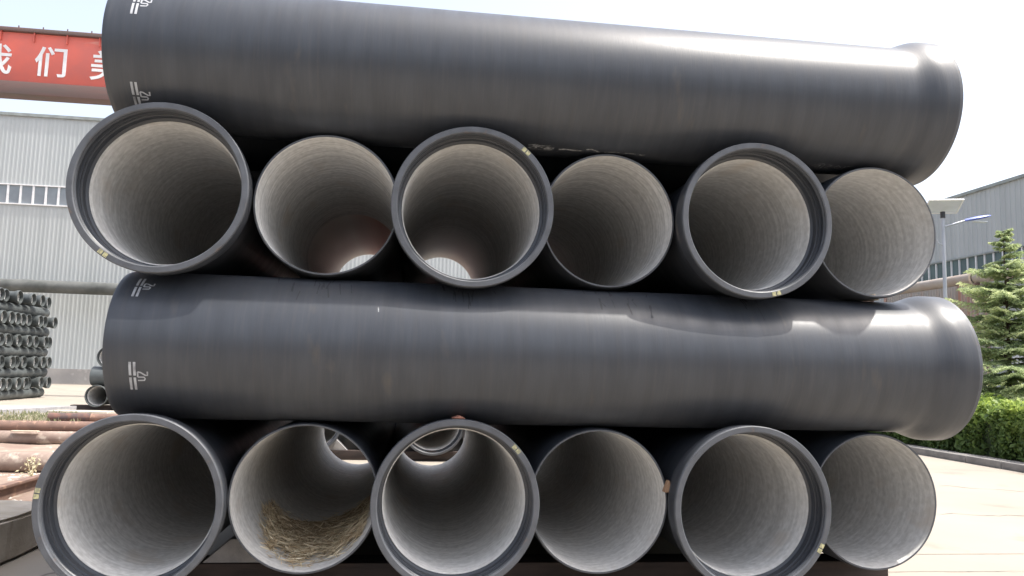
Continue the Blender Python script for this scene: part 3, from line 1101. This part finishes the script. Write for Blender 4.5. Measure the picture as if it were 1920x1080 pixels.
MB().box(-.12, .03, Y0, Y1, HT, HT + .14).build('roof_trim', M['trim_grey'], rw)
MB().add([(0, Y0, HT + .14), (14, Y0, HT + 1.5), (14, Y1, HT + 1.5), (0, Y1, HT + .14)], [(0, 1, 2, 3)]).build('roof', M['trim_grey'], rw)
MB().box(-.10, .03, Y0, Y1, 6.73, 6.80).build('window_trim', M['duct_rust'], rw)
MB().box(-.10, .03, Y0, Y1, 7.64, 7.71).build('window_trim', M['trim_grey'], rw)
MB().box(.08, .12, Y0, Y1, 6.8, 7.65).build('window_backing', M['trim_grey'], rw)
MB().box(.2, 14, Y0, Y0 + .3, 0, HT + .1).build('end_wall', M['sheet_grey'], rw)
pane2 = mesh('pane', *(lambda q: (q.v, q.f))(MB().box(0, .02, -.25, .25, 6.805, 7.635)))
pane2.materials.append(M['glass_teal'])
mul2 = mesh('window_post', *(lambda q: (q.v, q.f))(MB().box(-.05, .03, -.032, .032, 6.805, 7.635)))
mul2.materials.append(M['frame_white'])
for i in range(46):
    y = -14 + .56 * i
    o = place('pane', pane2, rw)
    o.location = (.02, y + .28, 0)
    o = place('window_post', mul2, rw)
    o.location = (0, y, 0)
wf = MB().box(-.10, -.03, -1.3, -.2, 1.5, 3.1).build('door_frame', M['frame_white'], rw)
for k_ in range(4):
    MB().box(-.12, -.105, -1.15 + .26 * k_, -1.0 + .26 * k_, 1.75, 2.55).build('pane', M['glass_teal'], wf)

# rust-stained elevated pipeline in front of it
rd = empty('pipeline', (26, 25.3, 6.24))
tag(rd, 'rust-stained elevated pipeline on posts in front of the grey warehouse', 'pipeline')
for y0_, y1_, r_ in ((0, 22, .24), (-14, -.12, .26)):
    v, f = lathe([(y0_, r_), (y1_, r_), (y1_, r_ * .9), (y0_, r_ * .9)], 28)
    me = mesh('duct_tube', v, f)
    fixn(me)
    link('duct_tube', me, M['duct_rust'], rd, 40)
v, f = lathe([(-.06, .33), (0.0, .33), (0.0, .26), (-.06, .26)], 28)
me = mesh('flange', v, f)
fixn(me)
link('flange', me, M['plank'], rd, 40)
for y in (-12, -.35, 8, 17):
    MB().box(-.09, .09, y - .09, y + .09, -6.24, -.27).build('post', M['duct_rust'], rd, bevel=.01)
    MB().box(-.3, .3, y - .06, y + .06, -.42, -.262).build('cradle', M['rust'], rd, bevel=.01)

# ------------------------------------------------------------------ solar street lamps
def lamp(loc, s, label, rz):
    e = empty('street_lamp', loc, (0, 0, rz))
    e.scale = (s, s, s)
    tag(e, label, 'street lamp', 'solar street lamps')
    MB().tube([(0, 0, 0), (0, 0, 5.95)], [.068, .040], 16).build('pole', M['lamp_pole'], e, 40)
    MB().tube([(0, 0, 0), (0, 0, .04)], [.18, .18], 16).build('base_plate', M['lamp_pole'], e, 40)
    MB().tube([(0, 0, 5.95), (0, 0, 6.12)], [.062, .062], 12).build('clamp', M['black_plastic'], e, 40)
    MB().tube([(.04, 0, 5.72), (.30, 0, 5.80), (.66, 0, 5.92)], [.028, .028, .028], 10).build('arm', M['lamp_pole'], e, 40)
    MB().tube([(-.02, 0, 5.2), (-.14, 0, 5.27), (-.2, 0, 5.38)], [.016, .016, .016], 8).build('bracket', M['lamp_pole'], e, 40)
    hd = MB()
    secs = [(.60, .045, .04), (.70, .07, .05), (.80, .10, .055), (1.0, .12, .06), (1.2, .115, .045), (1.3, .07, .03), (1.34, .02, .01)]
    vs, fs = [], []
    for x, hw, hh in secs:
        zc = 5.90 + (x - .6) * .22
        for k in range(12):
            a = 2 * PI * k / 12
            vs.append((x, hw * math.cos(a), zc + hh * math.sin(a) * (1.0 if math.sin(a) > 0 else .6)))
    for i in range(len(secs) - 1):
        for k in range(12):
            fs.append((i * 12 + k, i * 12 + (k + 1) % 12, (i + 1) * 12 + (k + 1) % 12, (i + 1) * 12 + k))
    fs += [tuple(range(12))[::-1], tuple(range(72, 84))]
    hd.add(vs, fs)
    h_ = hd.build('lamp_head', M['lamp_blue'], e, 40)
    fixn(h_.data)
    MB().box(.82, 1.2, -.085, .085, 5.885, 5.90).build('lamp_lens', M['panel_back'], h_)
    pn = empty('panel_tilt')
    bpy.data.objects.remove(pn)
    fr = MB()
    for (a, b_, c, d) in ((-.43, .43, -.30, -.27), (-.43, .43, .27, .30), (-.43, -.40, -.27, .27), (.40, .43, -.27, .27)):
        fr.box(a, b_, c, d, -.02, .02)
    f_ = fr.build('panel_frame', M['frame_white'], e)
    f_.location = (.02, 0, 6.27)
    f_.rotation_euler = (R(-26), 0, R(-14))
    MB().box(-.40, .40, -.27, .27, -.006, .012).build('panel_back', M['panel_back'], f_)
    MB().box(-.40, .40, -.27, .27, .0125, .016).build('solar_cells', M['solar_blue'], f_)
    return e


lamp((15.70, 13.4, .12), 1.0, 'solar street lamp with blue head on a pale pole beside the conifers', R(-4))
lamp((27.3, 25.6, .1), 1.0, 'distant solar street lamp half hidden behind the conifer top', R(186))

# ------------------------------------------------------------------ hedge
hx0, hx1, hy0, hy1, hh = 14.15, 15.75, 2.5, 34.0, 1.12
hg = empty('hedge', (14.95, 12, .12))
tag(hg, 'clipped bright green hedge along the grey kerb on the right', 'hedge')
MB().box(hx0 + .16 - 14.95, hx1 - .16 - 14.95, hy0 - 12, hy1 - 12, 0, hh - .24).build('twigs', M['hedge_core'], hg)
k = 62000
u1 = rng.uniform(0, 1, k)
yy = hy0 + (hy1 - hy0) * rng.beta(1.25, 2.3, k)
which = rng.uniform(0, 1, k)
bump_ = .09 * np.sin(yy * 2.3) + .08 * np.sin(yy * 5.9 + 1) + .05 * np.sin(yy * 13.3)
dep = np.abs(rng.normal(0, .10, k))
X = np.where(which < .5, hx0 + dep - bump_ * .8, hx0 + (hx1 - hx0) * u1)
Zt = np.where(which < .5, .02 + (hh - .02) * u1, hh - dep * 1.1 + bump_ + .05 * np.sin(X * 9 + yy * 2))
X = np.where((which < .5) & (Zt > hh - .15), X + .06, X)
P = np.stack([X - 14.95, yy - 12, Zt], 1) + rng.normal(0, .025, (k, 3))
A = rng.normal(0, 1, (k, 3))
A /= np.linalg.norm(A, axis=1)[:, None]
B = np.cross(A, rng.normal(0, 1, (k, 3)))
B /= np.linalg.norm(B, axis=1)[:, None]
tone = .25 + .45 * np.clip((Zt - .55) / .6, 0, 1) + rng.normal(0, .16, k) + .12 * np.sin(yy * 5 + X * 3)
sz = (rng.gamma(4, .009, k) + .012)[:, None]
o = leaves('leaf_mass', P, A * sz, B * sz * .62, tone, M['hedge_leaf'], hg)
o['kind'] = 'stuff'

# ------------------------------------------------------------------ conifers
def conifer(loc, H, rad, label, seed, z_first=.25, tone0=.45):
    g = np.random.default_rng(seed)
    e = empty('conifer_tree', loc)
    tag(e, label, 'tree', 'conifers behind the hedge')
    MB().tube([(0, 0, 0), (.03, 0, H * .5), (0, .02, H * .97)], [.010 * H + .02, .005 * H + .012, .006], 10).build('trunk', M['bark'], e, 60)
    limbs = MB()
    Ps, As, Bs, Ts = [], [], [], []
    z = z_first
    while z < H * .985:
        fr = z / H
        ln_ = rad * (1 - fr) ** .8 * (1 - .25 * max(0, .12 - fr) / .12)
        nb = int(9 if fr < .8 else 6)
        a0 = g.uniform(0, 6.28)
        for b_ in range(nb):
            a = a0 + 2 * PI * b_ / nb + g.normal(0, .18)
            if g.uniform() < .26:
                continue
            l = max(.12, ln_ * g.uniform(.45, 1.25))
            dirv = np.array([math.cos(a), math.sin(a), 0])
            zb = z + g.normal(0, .04)
            up = .40 - .30 * (1 - fr) + g.normal(0, .09)
            npt = 7
            tt = np.linspace(0, 1, npt)
            pts = np.array([[0, 0, zb]]) + dirv * (tt * l)[:, None] + np.array([[0, 0, 1]]) * (up * l * tt - .16 * l * tt ** 2 * 2 + .14 * l * tt ** 4)[:, None]
            limbs.tube([tuple(p) for p in pts[::2]], [.012 + .006 * l, .009, .006, .003], 5, False)
            sidev = np.array([-math.sin(a), math.cos(a), 0])
            tone_b = tone0 + g.normal(0, .13)
            ntw = int(8 + 13 * l)
            for t in np.linspace(.14, 1, ntw):
                p = np.array([np.interp(t, tt, pts[:, i]) for i in range(3)])
                for s in (-1, 1):
                    tl = l * .36 * (1.1 - t) ** .6 * g.uniform(.6, 1.2) + .05
                    dv = sidev * s * .85 + dirv * .55 + np.array([0, 0, -.16 + g.normal(0, .12)])
                    dv /= np.linalg.norm(dv)
                    nn_ = int(5 + tl * 34)
                    q = np.linspace(.05, 1, nn_)
                    c = p + dv * (q * tl)[:, None] + np.array([[0, 0, -1]]) * (.12 * tl * q ** 2)[:, None] + g.normal(0, .008, (nn_, 3))
                    ad = dv + g.normal(0, .55, (nn_, 3))
                    ad /= np.linalg.norm(ad, axis=1)[:, None]
                    bd = np.cross(ad, g.normal(0, 1, (nn_, 3)) + np.array([0, 0, 1.2]))
                    bd /= np.linalg.norm(bd, axis=1)[:, None]
                    Ps.append(c)
                    As.append(ad * g.uniform(.026, .052, (nn_, 1)))
                    Bs.append(bd * g.uniform(.009, .017, (nn_, 1)))
                    Ts.append(tone_b + .30 * (t - .5) + .28 * q - .12 + g.normal(0, .1, nn_))
        z += (.13 + .08 * (1 - fr)) * g.uniform(.8, 1.2)
    o = limbs.build('limbs', M['bark'], e)
    o['kind'] = 'stuff'
    P, A, B, T = (np.concatenate(q) for q in (Ps, As, Bs, Ts))
    o = leaves('crown', P, A, B, T, M['needles'], e)
    o['kind'] = 'stuff'
    return e


conifer((17.05, 12.9, .12), 5.75, 2.35, 'tallest pale green conifer behind the hedge, its tip against the window band', 3, tone0=.55)
conifer((17.35, 15.6, .12), 3.5, 1.35, 'short dark conifer left of and behind the tall one', 5, tone0=.3)
conifer((18.3, 11.9, .12), 5.1, 1.8, 'conifer at the right picture edge behind the hedge', 9, tone0=.4)
# small red flag by the rusty bay
fl = empty('flag', (26.4, 26.6, .1))
tag(fl, 'small red flag showing right above the socket of the crosswise pipe', 'flag')
MB().tube([(0, 0, 0), (0, 0, 4.3)], .02, 8).build('pole', M['lamp_pole'], fl, 40)
MB().add([(.02, 0, 4.25), (.5, .04, 4.2), (.48, -.03, 3.95), (.02, 0, 3.98), (.02, .01, 4.25), (.5, .05, 4.2), (.48, -.02, 3.95), (.02, .01, 3.98)],
         [(0, 1, 2, 3), (7, 6, 5, 4), (0, 4, 5, 1), (1, 5, 6, 2), (2, 6, 7, 3), (3, 7, 4, 0)]).build('cloth', M['red_cloth'], fl)

# ------------------------------------------------------------------ the yard goes on behind the camera: a long dark shed, mirrored in the barrels
sh = empty('shed', (0, -24, 0))
tag(sh, 'long dark shed across the yard, mirrored as a dark band in the glossy pipe barrels', 'shed')
M['shed'] = mat('dark_blue_grey_sheet', (0.075, 0.09, 0.115), (0.06, 0.07, 0.09), 1, rough=0.8)
MB().box(-45, 45, -12, 0, 0, 6.5).build('wall', M['shed'], sh)
MB().add([(-46, -13, 6.52), (46, -13, 6.52), (46, .6, 6.52), (-46, .6, 6.52), (-46, -6, 8.2), (46, -6, 8.2)],
         [(0, 1, 2, 3), (3, 2, 5, 4), (1, 0, 4, 5), (0, 3, 4), (2, 1, 5)]).build('roof', M['trim_grey'], sh)
for i in range(9):
    MB().box(-40 + 10 * i - 1.6, -40 + 10 * i + 1.6, .02, .08, 0, 4.2).build('door', M['rust_dark'], sh)
